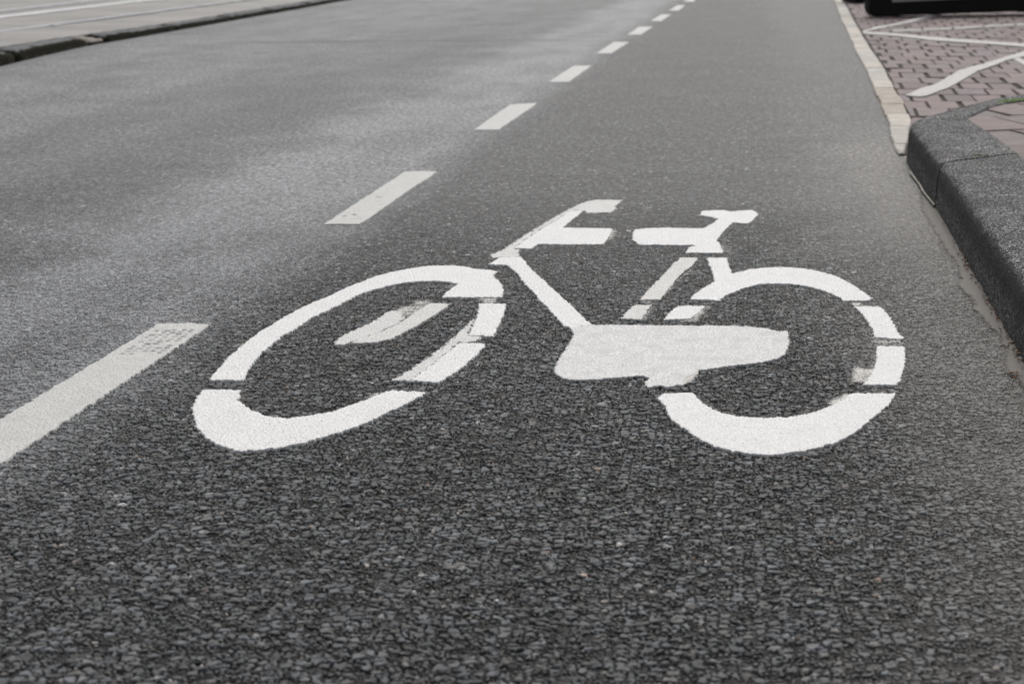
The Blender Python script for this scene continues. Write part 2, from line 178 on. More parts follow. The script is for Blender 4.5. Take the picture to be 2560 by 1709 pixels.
def film(name, poly, cover, mat, parent=None, z=.0005, fade=.020, cx=.003, cy=.005, seed=1, under=()):
    """see-through overspray: a thin film whose cover falls off towards its outline"""
    P = np.array(poly)
    i0, i1 = int((P[:, 0].min() - .02) / cx) - 1, int((P[:, 0].max() + .02) / cx) + 1
    j0, j1 = int((P[:, 1].min() - .03) / cy) - 1, int((P[:, 1].max() + .03) / cy) + 1
    I, J = np.meshgrid(np.arange(i0, i1), np.arange(j0, j1), indexing='ij')
    x = I * cx; y = J * cy
    sq = .5
    # outline pieces that run along (or beneath) fresh paint do not fade
    dst = np.full(x.shape, 1e9); ins = inside(x, y, poly)
    for k in range(len(poly)):
        (ax, ay), (bx, by) = poly[k], poly[(k + 1) % len(poly)]
        m = max(1, int(math.hypot(bx - ax, by - ay) / .02))
        for t in range(m):
            u0, u1 = t / m, (t + 1) / m
            p0 = (ax + (bx - ax) * u0, ay + (by - ay) * u0); p1 = (ax + (bx - ax) * u1, ay + (by - ay) * u1)
            mx_, my_ = np.array([(p0[0] + p1[0]) / 2]), np.array([(p0[1] + p1[1]) / 2])
            if any(inside(mx_, my_, f)[0] or edge_dist(mx_, my_ * sq, [(a, b * sq) for a, b in f])[0] < .010 for f in under): continue
            dst = np.minimum(dst, edge_dist(x, y * sq, [(p0[0], p0[1] * sq), (p1[0], p1[1] * sq)]))
    for f in under: ins |= inside(x, y, f)
    sd = np.minimum(dst, .2) * np.where(ins, 1, -1)
    near = inside(x, y, poly) | (edge_dist(x, y, poly) < .012)
    sd = sd + .010 * (vnoise(x / .02, y / .03, seed) - .5)
    c = cover * np.clip((sd + .006) / fade, 0, 1) * near
    k = np.maximum(np.maximum(c[:-1, :-1], c[1:, :-1]), np.maximum(c[1:, 1:], c[:-1, 1:])) > .01
    ii, jj = np.nonzero(k); nJ = c.shape[1]
    q = np.stack([ii * nJ + jj, (ii + 1) * nJ + jj, (ii + 1) * nJ + jj + 1, ii * nJ + jj + 1], 1)
    u, inv = np.unique(q, return_inverse=True); q = inv.reshape(q.shape)
    V = np.stack([x.ravel()[u], y.ravel()[u], np.full(len(u), z)], 1)
    o = np_mesh(name, V, q, mat, parent)
    a = o.data.attributes.new('cover', 'FLOAT', 'POINT'); a.data.foreach_set('value', c.ravel()[u].astype(np.float32))
    return o

# ---------------------------------------------------------------- materials
class N:
    def __init__(s, name):
        s.m = bpy.data.materials.new(name); s.m.use_nodes = True
        s.t = s.m.node_tree; s.t.nodes.clear()
        s.out = s.t.nodes.new('ShaderNodeOutputMaterial'); s.b = s.t.nodes.new('ShaderNodeBsdfPrincipled')
        s.t.links.new(s.b.outputs[0], s.out.inputs[0])
        s.co = s.t.nodes.new('ShaderNodeTexCoord').outputs['Object']
    def lk(s, a, b):
        s.t.links.new(a, b)
    def put(s, sock, v):
        if isinstance(v, bpy.types.NodeSocket): s.lk(v, sock)
        elif v is not None:
            if sock.type == 'RGBA' and len(v) == 3: v = (*v, 1)
            sock.default_value = v
    def math(s, op, a, b=None, c=None, clamp=False):
        n = s.t.nodes.new('ShaderNodeMath'); n.operation = op; n.use_clamp = clamp
        for k, v in enumerate((a, b, c)): s.put(n.inputs[k], v) if v is not None else None
        return n.outputs[0]
    def vmath(s, op, a, b=None, scale=None):
        n = s.t.nodes.new('ShaderNodeVectorMath'); n.operation = op
        s.put(n.inputs[0], a)
        if b is not None: s.put(n.inputs[1], b)
        if scale is not None: s.put(n.inputs['Scale'], scale)
        return n.outputs[0]
    def noise(s, scale, detail=3, rough=.5, vec=None, dist=0., color=False):
        n = s.t.nodes.new('ShaderNodeTexNoise'); s.put(n.inputs['Vector'], vec if vec is not None else s.co)
        n.inputs['Scale'].default_value = scale; n.inputs['Detail'].default_value = detail
        n.inputs['Roughness'].default_value = rough; n.inputs['Distortion'].default_value = dist
        return n.outputs['Color' if color else 'Fac']
    def voro(s, scale, feat='F1', vec=None, rnd=1., dim='2D'):
        n = s.t.nodes.new('ShaderNodeTexVoronoi'); n.voronoi_dimensions = dim; n.feature = feat
        s.put(n.inputs['Vector'], vec if vec is not None else s.co)
        n.inputs['Scale'].default_value = scale; n.inputs['Randomness'].default_value = rnd
        return n
    def mapr(s, v, a, b, c=0., d=1., smooth=True):
        n = s.t.nodes.new('ShaderNodeMapRange'); n.interpolation_type = 'SMOOTHSTEP' if smooth else 'LINEAR'
        s.put(n.inputs['Value'], v)
        for k, x in (('From Min', a), ('From Max', b), ('To Min', c), ('To Max', d)): s.put(n.inputs[k], x)
        return n.outputs[0]
    def mix(s, f, a, b, kind='MIX'):
        n = s.t.nodes.new('ShaderNodeMix'); n.data_type = 'RGBA'; n.blend_type = kind
        s.put(n.inputs[0], f); s.put(n.inputs[6], a); s.put(n.inputs[7], b)
        return n.outputs[2]
    def sep(s, v):
        n = s.t.nodes.new('ShaderNodeSeparateXYZ'); s.put(n.inputs[0], v); return n.outputs
    def sepc(s, v):
        n = s.t.nodes.new('ShaderNodeSeparateColor'); s.put(n.inputs[0], v); return n.outputs
    def scalev(s, v, sv):
        n = s.t.nodes.new('ShaderNodeVectorMath'); n.operation = 'MULTIPLY'; s.put(n.inputs[0], v); n.inputs[1].default_value = sv
        return n.outputs[0]
    def ramp(s, v, stops):
        n = s.t.nodes.new('ShaderNodeValToRGB'); s.put(n.inputs[0], v); e = n.color_ramp.elements
        while len(e) < len(stops): e.new(.5)
        for k, (p, c) in enumerate(stops): e[k].position = p; e[k].color = (c, c, c, 1) if not isinstance(c, tuple) else (*c, 1)
        return n.outputs[0]
    def bump(s, hgt, dist, strength=1.):
        n = s.t.nodes.new('ShaderNodeBump'); n.inputs['Distance'].default_value = dist; n.inputs['Strength'].default_value = strength
        s.lk(hgt, n.inputs['Height']); s.lk(n.outputs[0], s.b.inputs['Normal'])
    def col(s, c): s.put(s.b.inputs['Base Color'], c)
    def rough(s, r, spec=.5):
        s.put(s.b.inputs['Roughness'], r); s.b.inputs['Specular IOR Level'].default_value = spec

AMP = .0058
def asphalt(name, method):
    n = N(name)
    xyz = n.sep(n.co); X, Y = xyz[0], xyz[1]
    wob = n.vmath('SCALE', n.vmath('SUBTRACT', n.noise(90, 2, .5, color=True), (.5, .5, .5)), scale=.0045)
    P = n.vmath('ADD', n.co, wob)
    P = n.scalev(P, (.86, 1.06, 1.))
    vd = n.voro(84, 'DISTANCE_TO_EDGE', P, 1.).outputs['Distance']
    vid = n.sepc(n.voro(84, 'F1', P, 1.).outputs['Color'])
    vs = n.voro(160, 'DISTANCE_TO_EDGE', P, 1.).outputs['Distance']
    vsid = n.sepc(n.voro(160, 'F1', P, 1.).outputs['Color'])
    big = n.noise(2.2, 4, .6)
    mid = n.noise(14, 3, .6)
    stone = n.mapr(vd, .02, .24)                       # rounded stone tops, dark pits between
    low = n.mapr(vid[0], .0, 1., .35, 1.)
    lost = n.mapr(vid[2], .66, .70, 1., .08)            # stones torn out of the surface
    h1 = n.math('MULTIPLY', n.math('MULTIPLY', stone, low), lost)
    h2 = n.math('MULTIPLY', n.mapr(vs, .03, .30), n.mapr(vsid[0], 0, 1, .22, .86))
    h = n.math('MAXIMUM', h1, h2)
    grit = n.math('MULTIPLY', n.math('SUBTRACT', n.noise(900, 2, .6), .5), .12)
    # silt washed against the kerb fills the pits
    kx = n.math('ADD', n.math('MULTIPLY', n.math('SUBTRACT', big, .5), .45), X)
    silt = n.math('MULTIPLY', n.mapr(kx, .02, .54), n.mapr(Y, 5.0, 6.4, 1., .35))
    # traffic lane left of the broken line: worn smooth, dusty wheel tracks
    lx = n.math('SUBTRACT', n.math('ADD', X, n.math('MULTIPLY', n.math('SUBTRACT', big, .5), .35)), n.math('MULTIPLY', Y, .014))
    band = n.ramp(n.mapr(lx, -5.0, .0, 0, 1, False), [(0, .60), (.18, .72), (.36, .62), (.55, .34), (.62, .48), (.68, 1.), (.755, .92), (.80, .10), (.86, .02)])
    nearfade = n.mapr(n.math('ADD', Y, n.math('MULTIPLY', n.math('SUBTRACT', mid, .5), .9)), 1.6, 2.6, .75, 1.)
    lane = n.math('MULTIPLY', n.math('MULTIPLY', band, nearfade), n.math('MULTIPLY', n.mapr(big, .25, .75, .80, 1.15), n.mapr(n.noise(1.7, 4, .65, n.scalev(n.co, (1.6, .45, 1.))), .32, .68, .70, 1.22)), clamp=True)
    fill = n.math('MAXIMUM', n.math('MULTIPLY', silt, .42), n.math('MULTIPLY', lane, .40))
    hf = n.math('ADD', n.math('MULTIPLY', h, n.math('SUBTRACT', 1., fill)), n.math('MULTIPLY', fill, .80))
    hh = n.math('MINIMUM', n.math('ADD', n.math('ADD', hf, grit), n.math('MULTIPLY', n.math('SUBTRACT', mid, .5), .25)), 1.05)
    # colour: bluish grey crushed stone in near black bitumen
    which = n.mapr(n.math('SUBTRACT', h1, h2), -.02, .02)
    rid = n.math('ADD', n.math('MULTIPLY', which, vid[1]), n.math('MULTIPLY', n.math('SUBTRACT', 1., which), vsid[1]))
    tone = n.math('MULTIPLY', n.mapr(rid, 0, 1, .54, 1.72, False), n.mapr(n.noise(38, 3, .65), .32, .68, .62, 1.38))
    sc_ = n.mix(n.mapr(vid[2], .2, .6), (.072, .078, .084), (.076, .076, .075))
    sc_ = n.mix(n.mapr(vsid[1], .988, .990), sc_, (.20, .19, .18))
    sc_ = n.mix(n.mapr(vsid[2], .9975, .9985), sc_, (.20, .15, .12))
    sc_ = n.mix(n.mapr(vid[0], .992, .994), sc_, (.22, .22, .22))
    sc_ = n.vmath('SCALE', sc_, scale=tone)
    c = n.mix(n.mapr(hf, .16, .60), (.0050, .0045, .0042), sc_)
    c = n.vmath('SCALE', c, scale=n.mapr(big, .2, .8, .82, 1.18))
    dust = n.vmath('SCALE', n.mix(n.noise(230, 2, .7), (.10, .106, .113), (.43, .444, .464)), scale=1.)
    dm = n.math('MULTIPLY', lane, n.mapr(h, .05, .6, .34, .86))
    c = n.mix(dm, c, dust)
    siltc = n.mix(n.noise(260, 3, .7), (.070, .066, .061), (.262, .250, .236))
    c = n.mix(n.math('MULTIPLY', silt, n.mapr(h, .05, .6, .40, .80)), c, siltc)
    # a day joint laid across the lane, with old sealing
    # lengthwise noise painted into the colour imitates camera grain, fading in with distance
    gr = n.noise(66, 4, .85, n.scalev(n.co, (1., .36, 1.)))
    c = n.vmath('SCALE', c, scale=n.mix(n.mapr(Y, 2.6, 5.5), (1, 1, 1), n.mapr(gr, .37, .63, .34, 1.66, False)))
    gm = n.noise(105, 3, .8, n.scalev(n.co, (1., .5, 1.)))
    c = n.vmath('SCALE', c, scale=n.mix(n.mapr(Y, 1.8, 3.0), (1, 1, 1), n.mapr(gm, .36, .64, .60, 1.40, False)))
    jy = n.math('ABSOLUTE', n.math('SUBTRACT', n.math('SUBTRACT', Y, n.math('MULTIPLY', X, .09)), n.math('ADD', 11.36, n.math('MULTIPLY', n.math('SUBTRACT', n.noise(1.6, 3, .6), .5), .5))))
    jm = n.math('MULTIPLY', n.mapr(jy, .02, .13, .75, 0), n.math('MULTIPLY', n.mapr(X, -4.1, -3.4), n.mapr(X, -2.2, -.6, 1., .25)))
    c = n.mix(jm, c, (.032, .036, .038))
    n.col(c)
    n.rough(n.mapr(n.noise(350, 2), .3, .7, .56, .76), .38)
    d = n.t.nodes.new('ShaderNodeDisplacement'); d.inputs['Midlevel'].default_value = 1.
    n.put(d.inputs['Scale'], n.mapr(Y, 2.6, 4.6, AMP, AMP * .22))
    n.lk(hh, d.inputs['Height']); n.lk(d.outputs[0], n.out.inputs['Displacement'])
    n.m.displacement_method = method
    return n.m

def paint(name, base, dirt, amount=.5, seedv=0.):
    n = N(name)
    v = n.vmath('ADD', n.co, (seedv, seedv * 1.7, 0))
    f = n.noise(300, 3, .75, v); g = n.noise(22, 5, .7, v)
    c = n.mix(n.mapr(f, .38, .66), dirt, base)
    c = n.mix(n.math('MULTIPLY', n.mapr(g, .42, .72), amount), c, dirt)
    pit = n.voro(150, 'F1', v, 1.); pc = n.sepc(pit.outputs['Color'])
    hole = n.math('MULTIPLY', n.mapr(pit.outputs['Distance'], .10, .2, 1., 0), n.mapr(pc[0], .90, .92))
    c = n.mix(n.math('MULTIPLY', hole, .85), c, (.06, .06, .058))
    n.col(c); n.rough(.62, .35)
    hgt = n.math('SUBTRACT', n.math('ADD', n.math('MULTIPLY', f, .5), n.math('MULTIPLY', n.mapr(n.voro(105, 'DISTANCE_TO_EDGE', v, 1.).outputs['Distance'], .0, .25), .7)), n.math('MULTIPLY', hole, .8))
    n.bump(hgt, .0022, .5)
    return n.m

def kerb_stone_mat(name, dark, light, moss=0.):
    n = N(name)
    v1 = n.voro(165, 'F1', None, 1., '3D'); id1 = n.sepc(v1.outputs['Color'])
    v2 = n.voro(300, 'F1', None, 1., '3D'); id2 = n.sepc(v2.outputs['Color'])
    g = n.noise(5, 5, .65); g2 = n.noise(38, 3, .6)
    c = n.mix(n.math('POWER', id1[0], 2.2), dark, light)
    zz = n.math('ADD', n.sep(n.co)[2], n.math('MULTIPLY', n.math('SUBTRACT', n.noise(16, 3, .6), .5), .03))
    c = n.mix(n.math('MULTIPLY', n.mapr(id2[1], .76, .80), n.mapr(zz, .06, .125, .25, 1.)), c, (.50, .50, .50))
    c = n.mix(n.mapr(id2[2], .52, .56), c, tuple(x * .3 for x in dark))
    black_band = n.math('MULTIPLY', n.mapr(zz, .03, .085, .10, 1.), n.mapr(zz, .108, .122, 1., 0.))     # near black band by height on the face, below the arris
    c = n.mix(n.math('MULTIPLY', black_band, .95), c, (.0055, .0055, .006))
    c = n.vmath('SCALE', c, scale=n.mapr(g, .3, .7, .70, 1.3))
    c = n.mix(n.math('MULTIPLY', n.mapr(g2, .5, .75), .35), c, tuple(x * .5 for x in dark))
    n.col(c); n.rough(.72, .35)
    n.bump(n.math('ADD', n.math('MULTIPLY', id1[0], .6), n.math('ADD', n.math('MULTIPLY', v2.outputs['Distance'], .6), n.noise(60, 3))), .008, 1.)
    return n.m

def concrete(name, a, b, sc1=3., fine=160, rough=.75, bump=.002, speck=.0):
    n = N(name)
    g = n.noise(sc1, 5, .62); f = n.noise(fine, 3, .7)
    c = n.mix(n.mapr(g, .3, .7), a, b)
    c = n.vmath('SCALE', c, scale=n.mapr(f, .3, .7, .82, 1.18))
    n.col(c); n.rough(rough, .4); n.bump(f, bump, .8)
    return n.m

def brick_mat(name, cols):
    n = N(name)
    at = n.t.nodes.new('ShaderNodeAttribute'); at.attribute_name = 'tone'
    t = at.outputs['Fac']
    c = n.ramp(t, [(0, cols[0]), (.3, cols[1]), (.6, cols[2]), (1., cols[3])])
    c = n.vmath('SCALE', c, scale=n.mapr(n.noise(9, 4, .6), .3, .7, .80, 1.2))
    c = n.mix(n.mapr(n.noise(90, 4, .7, n.scalev(n.co, (.35, 1., 1.))), .48, .72), c, (.17, .155, .15))
    n.col(c); n.rough(.7, .4); n.bump(n.noise(120, 4, .65), .003, .8)
    return n.m

def plain(name, c, rough=.6, spec=.4, var=.15, scale=20):
    n = N(name)
    n.col(n.vmath('SCALE', n.mix(.5, c, c), scale=n.mapr(n.noise(scale, 4), .3, .7, 1 - var, 1 + var)))
    n.rough(rough, spec); n.bump(n.noise(scale * 4, 3), .001, .4)
    return n.m

M = {}
M['asphalt'] = asphalt('asphalt_chippings', 'BOTH')
M['asphalt_far'] = asphalt('asphalt_smooth', 'BUMP')
M['white'] = paint('white_thermoplastic', (.80, .80, .80), (.56, .56, .558), .42)
M['case'] = paint('white_thermoplastic_grainy', (.77, .77, .77), (.44, .44, .438), .75, 3.)
M['grey_white'] = paint('worn_white_paint', (.66, .66, .645), (.47, .465, .455), .6, 5.)
M['dash'] = paint('old_lane_paint', (.60, .60, .585), (.42, .42, .41), .7, 9.)
M['faded'] = paint('faded_paint', (.70, .698, .688), (.45, .447, .44), .6, 13.)
def film_mat(name, a, b, top=.93):
    n = N(name)
    at = n.t.nodes.new('ShaderNodeAttribute'); at.attribute_name = 'cover'
    f1 = n.noise(190, 3, .65); f2 = n.noise(420, 2, .6); f3 = n.noise(30, 3, .6, n.scalev(n.co, (.5, 1.6, 1)))
    g = n.math('ADD', n.math('ADD', n.math('MULTIPLY', f1, .5), n.math('MULTIPLY', f2, .3)), n.math('MULTIPLY', f3, .35))
    al = n.math('MULTIPLY', n.mapr(n.math('SUBTRACT', n.math('MULTIPLY', at.outputs['Fac'], 1.25), n.math('MULTIPLY', n.math('SUBTRACT', g, .48), 3.0)), .10, .72), top)
    n.col(n.mix(f1, b, a)); n.rough(.7, .3); n.lk(al, n.b.inputs['Alpha'])
    n.bump(g, .0015, .6)
    return n.m
M['silt'] = film_mat('grey_silt', (.150, .140, .129), (.118, .109, .100), 1.)
M['film'] = film_mat('thin_faded_paint', (.66, .645, .62), (.50, .49, .465))
M['line'] = paint('bay_paint', (.54, .53, .515), (.36, .35, .34), .65, 17.)
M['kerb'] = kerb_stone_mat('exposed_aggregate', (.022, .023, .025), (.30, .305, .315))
M['edging'] = [concrete('pale_concrete_%s' % w, a, b, 14., 200, .7, .002) for w, a, b in
               (('grey', (.30, .28, .255), (.42, .40, .37)), ('cream', (.37, .335, .295), (.47, .435, .39)), ('tan', (.27, .23, .19), (.35, .305, .26)), ('ashen', (.24, .235, .22), (.33, .32, .30)))]
M['brick'] = brick_mat('purple_brick', [(.078, .053, .053), (.122, .083, .083), (.156, .110, .107), (.118, .094, .102)])
M['brick_red'] = brick_mat('red_brick', [(.085, .058, .055), (.120, .082, .078), (.140, .098, .093), (.115, .092, .092)])
M['joint'] = plain('dark_joint_sand', (.052, .047, .042), .9, .2, .4, 60)
M['lane_concrete'] = concrete('worn_lane_concrete', (.165, .159, .152), (.245, .236, .225), 1.3, 60, .6, .001)
M['lane_grey'] = concrete('grey_lane_asphalt', (.17, .175, .178), (.235, .235, .235), 1.1, 60, .6, .001)
M['median_kerb'] = concrete('median_kerb_concrete', (.16, .165, .172), (.24, .243, .247), 5., 120, .7, .002)
def mossy_kerb():
    n = N('mossy_kerb_concrete')
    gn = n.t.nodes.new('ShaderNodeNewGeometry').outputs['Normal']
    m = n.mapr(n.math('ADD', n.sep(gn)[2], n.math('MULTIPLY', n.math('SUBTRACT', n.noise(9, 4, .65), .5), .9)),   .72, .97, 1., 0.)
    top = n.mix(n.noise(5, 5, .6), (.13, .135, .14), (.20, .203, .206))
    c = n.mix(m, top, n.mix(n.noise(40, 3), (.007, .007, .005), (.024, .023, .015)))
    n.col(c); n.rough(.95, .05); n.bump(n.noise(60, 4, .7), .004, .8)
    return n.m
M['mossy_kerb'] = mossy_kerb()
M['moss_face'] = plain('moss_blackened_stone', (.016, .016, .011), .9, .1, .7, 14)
M['broken'] = concrete('broken_concrete', (.12, .105, .09), (.24, .22, .20), 12., 120, .8, .004)
M['black'] = plain('matt_black', (.011, .011, .011), .7, .2, .1, 8)
M['pale_panel'] = plain('pale_panel', (.36, .36, .33), .5, .4, .12, 12)
M['moss'] = plain('moss', (.10, .14, .02), .9, .2, .5, 200)
M['grass'] = plain('grass_blade', (.09, .18, .015), .6, .3, .3, 80)
M['straw'] = plain('straw', (.34, .32, .28), .8, .2, .3, 90)
M['leaf'] = plain('brown_leaf', (.13, .06, .03), .8, .2, .6, 300)
M['grit'] = plain('pale_grit', (.33, .31, .27), .8, .2, .5, 300)
M['scrap'] = plain('white_paper', (.72, .73, .74), .7, .3, .05, 60)
M['earth'] = plain('earth', (.09, .085, .08), .9, .2, .3, 2)

# ---------------------------------------------------------------- ground and road
tag(py_mesh('ground', [(-400, -400, -.06), (400, -400, -.06), (400, 400, -.06), (-400, 400, -.06)], [(0, 1, 2, 3)], M['earth']), kind='structure')

def build_road():
    y0, y1 = 1.08, 4.7
    ys = [y0]
    while ys[-1] < y1: ys.append(ys[-1] + .00155 * (max(ys[-1], 1.3) / 1.4) ** 1.15)
    ys = np.array(ys); ys *= 1.; ys[-1] = y1
    n = 1150
    s = np.linspace(0, 1, n)
    L = lambda y: -.545 * y - .42
    Rr = lambda y: .10 * y + .32
    Yg = np.repeat(ys[:, None], n, 1)
    Xg = L(Yg) + (Rr(Yg) - L(Yg)) * s[None]
    V = np.stack([Xg, Yg, np.zeros_like(Xg)], 2).reshape(-1, 3)
    k = np.arange(len(ys) * n).reshape(len(ys), n)
    F = np.stack([k[:-1, :-1], k[:-1, 1:], k[1:, 1:], k[1:, :-1]], 2).reshape(-1, 4)
    zf = -.0004
    b = len(V)
    E = [(L(y0), y0, zf), (Rr(y0), y0, zf), (Rr(y1), y1, zf), (L(y1), y1, zf), (-30, -25, zf), (30, -25, zf), (30, 60, zf), (-30, 60, zf)]
    V = np.concatenate([V, np.array(E)])
    Q = np.array([(4, 5, 1, 0), (5, 6, 2, 1), (6, 7, 3, 2), (7, 4, 0, 3)]) + b
    fm = np.concatenate([np.zeros(len(F), int), np.ones(4, int)])
    o = np_mesh('road', V, np.concatenate([F, Q]), [M['asphalt'], M['asphalt_far']], smooth=True, fmat=fm)
    tag(o, kind='structure')
build_road()

# ---------------------------------------------------------------- bicycle symbol
bike = tag(empty('bicycle_marking', (-.3, 2.7, 0)), 'large white bicycle symbol painted on the dark asphalt, seen head to the left', 'road marking')
def bpart(name, polys, mat, faded=None, seed=1, **kw):
    o = patch(name, polys, mat, None, seed=seed, **kw)
    o.parent = bike; o.matrix_parent_inverse = bike.matrix_world.inverted()
    for k, (p, c) in enumerate(faded or []):
        if c > .8: q = patch('faded_paint', p, M['faded'], o, z=.0004, rag=.004, seed=seed * 7 + k, cover=1.2, fade=.006)
        else: q = film('faded_paint', p, c, M['film'], o, seed=seed * 7 + k, under=polys)
        tag(q, 'thin worn paint left beside the fresh white')
    return o
bpy.context.view_layer.update()
bike.location = (0, 0, 0); bpy.context.view_layer.update()
bpart('front_wheel', D['front_wheel'], M['white'], D['front_wheel_faded'], 1)
bpart('rear_wheel', D['rear_wheel'], M['white'], D['rear_wheel_faded'], 2)
bpart('fork', D['fork'], M['grey_white'], D['fork_faded'], 3)
bpart('handlebar', D['handlebar'], M['white'], D['handlebar_faded'], 4)
bpart('frame_tube', D['frame_tube'], M['white'], None, 5)
bpart('chain_case', D['chain_case'], M['case'], D['chain_case_faded'], 6)
bpart('saddle', D['saddle'], M['white'], D['saddle_faded'], 7)
tag(bpart('seat_tube', D['seat_tube'], M['grey_white'], D['seat_tube_faded'], 8), 'greyish worn seat tube in two pieces')
bpart('chain_stay', D['chain_stay'], M['white'], D['chain_stay_faded'], 9)

# ---------------------------------------------------------------- broken lane line
dash_labels = ['nearest and largest lane dash, cut by the left edge, with a tyre print',
               'long grey white lane dash up and left of the handlebar, with three small dark scuffs',
               'third lane dash from the nearest, with a small tick at its far left corner',
               'fourth lane dash from the nearest along the broken line', 'fifth lane dash from the nearest along the broken line',
               'sixth lane dash from the nearest along the broken line', 'seventh lane dash from the nearest along the broken line',
               'second farthest lane dash visible on the broken line', 'farthest lane dash, cut by the top edge of the photo']
for k, p in enumerate(D['dash']):
    far = max(1., p[0][1] / 3.2)
    o = patch('lane_dash', p, M['dash'], None, cx=.0025 * far, cy=.004 * far, rag=.0028, rs=.012, seed=20 + k, holes=.0)
    tag(o, dash_labels[k], 'road marking', 'dashes of the broken lane line')
    if k < 2:
        if k == 0: film('faded_paint', D['dash_flecks'], .27, M['film'], o, seed=333, under=[])
        film('faded_paint', D['dash_ghost'][k][0], D['dash_ghost'][k][1], M['film'], o, seed=300 + k, under=[p])
    if k == 0:      # dark rubber print of a tyre tread across the far end
        Vt = []; Ft = []
        for r in range(11):
            for cidx in range(5):
                if random.random() < .22: continue
                y = 2.590 + r * .0165 + cidx * .002 + random.uniform(-.002, .002); x = -1.168 + cidx * .0165 + random.uniform(-.0015, .0015)
                w, d = random.uniform(.007, .0125), random.uniform(.003, .006)
                b = len(Vt); Vt += [(x, y, .0026), (x + w, y + .001, .0026), (x + w + .001, y + d + .001, .0026), (x + .001, y + d, .0026)]; Ft.append((b, b + 1, b + 2, b + 3))
        py_mesh('tyre_print', Vt, Ft, plain('rubber_mark', (.37, .37, .366), .8, .2), o)
    if k == 1:
        sm = plain('scuff_mark', (.51, .505, .49), .8, .2)
        for (x, y, w, d) in ((-1.098, 4.30, .020, .026), (-1.118, 3.985, .019, .014), (-1.098, 4.01, .016, .014)):
            Vt = []; m = 12
            for a in range(m):
                t = a * 2 * math.pi / m; r = random.uniform(.75, 1.1)
                Vt.append((x + w * .5 * r * math.cos(t), y + d * .5 * r * math.sin(t), .0026))
            py_mesh('scuff', Vt, [tuple(range(m))], sm, o)

# ---------------------------------------------------------------- kerb of the pavement corner (dark aggregate stones)
def interp(path, ys):
    a = np.array(path); return np.interp(ys, a[:, 1], a[:, 0])
KB = [(.49, 1.0), (.503, 1.9), (.517, 2.543), (.529, 2.991), (.542, 3.464), (.558, 4.173), (.566, 4.834), (.592, 5.20)]
KH = .13
def kerb_block(name, secs, endcaps=True):
    """secs: list of (outer base xy, inner xy); each gives a rounded profile"""
    prof = [(0, -.06), (.0, .0), (.002, .03), (.004, .06), (.006, .085), (.009, .101), (.014, .114), (.022, .1235), (.034, .1285), (.055, .1305)]
    V = []; F = []; m = None
    for (o_, i_) in secs:
        o_ = Vector((*o_, 0)); i_ = Vector((*i_, 0)); d = (i_ - o_); w = d.length; d.normalize()
        ring = [o_ + d * a + Vector((0, 0, z)) for a, z in prof]
        for t in (.3, .45, .6, .75, .88): ring.append(o_ + d * (w * t) + Vector((0, 0, .131)))
        ring += [o_ + d * (w - .010) + Vector((0, 0, .130)), o_ + d * (w - .003) + Vector((0, 0, .126)), o_ + d * w + Vector((0, 0, .115)), i_ + Vector((0, 0, -.06))]
        m = len(ring)
        for k, p in enumerate(ring):
            q = np.array([p.x * 23 + p.z * 31]); r_ = np.array([p.y * 23])
            e = float(vnoise(q, r_, 5)[0] - .5) * .004 + float(vnoise(q * 4, r_ * 4, 6)[0] - .5) * .0022
            V.append(p + Vector((0, 0, e if p.z > .1 else 0)) - d * (e if p.z < .12 and p.z > 0 else 0))
    n = len(secs)
    for a in range(n - 1):
        for k in range(m - 1):
            F.append((a * m + k, a * m + k + 1, (a + 1) * m + k + 1, (a + 1) * m + k))
    F.append(tuple(range(m - 1, -1, -1))); F.append(tuple((n - 1) * m + k for k in range(m)))
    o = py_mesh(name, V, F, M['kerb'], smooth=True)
    for p in o.data.polygons[-2:]: p.use_smooth = False
    return o
def dens(pairs, n):
    a = np.array([(o[0], o[1], i[0], i[1]) for o, i in pairs]); t = np.linspace(0, len(pairs) - 1, n)
    return [((np.interp(u, range(len(a)), a[:, 0]), np.interp(u, range(len(a)), a[:, 1])), (np.interp(u, range(len(a)), a[:, 2]), np.interp(u, range(len(a)), a[:, 3]))) for u in t]
kx = lambda y: float(interp(KB, y))
kg = 'dark kerb stones round the pavement corner'
def shrink(secs, e):    # round the arrises at both ends of a stone
    return secs
s1 = dens([((kx(y), y), (kx(y) + .285, y + .0)) for y in (1.2, 2.0, 2.5, 3.0, 3.5, 3.9)] + [((kx(4.112), 4.112), (.828, 4.300))], 120)
tag(kerb_block('kerb_stone', s1), 'long straight dark kerb stone running out of the right edge of the photo', 'kerb stone', kg)
s2 = dens([((kx(4.122), 4.122), (.829, 4.312)), ((kx(4.4), 4.4), (.830, 4.52)), ((kx(4.75), 4.75), (.826, 4.80)), ((.568, 4.98), (.815, 5.05)), ((.583, 5.12), (.812, 5.150))], 60)
tag(kerb_block('kerb_stone', s2), 'dark kerb stone at the corner, between the mossy joint and the pale edging', 'kerb stone', kg)
s3 = dens([((.586, 5.127), (.812, 5.160)), ((.612, 5.20), (.816, 5.22)), ((.655, 5.29), (.828, 5.27)), ((.72, 5.41), (.848, 5.325)), ((.80, 5.54), (.89, 5.42)), ((.90, 5.71), (.965, 5.58)), ((1.0, 5.86), (1.05, 5.73)), ((1.10, 5.965), (1.13, 5.83)), ((1.25, 6.10), (1.27, 5.96)), ((1.9, 6.62), (1.92, 6.48))], 80)
tag(kerb_block('kerb_stone', s3), 'curved dark kerb stone turning away from the road behind the corner', 'kerb stone', kg)

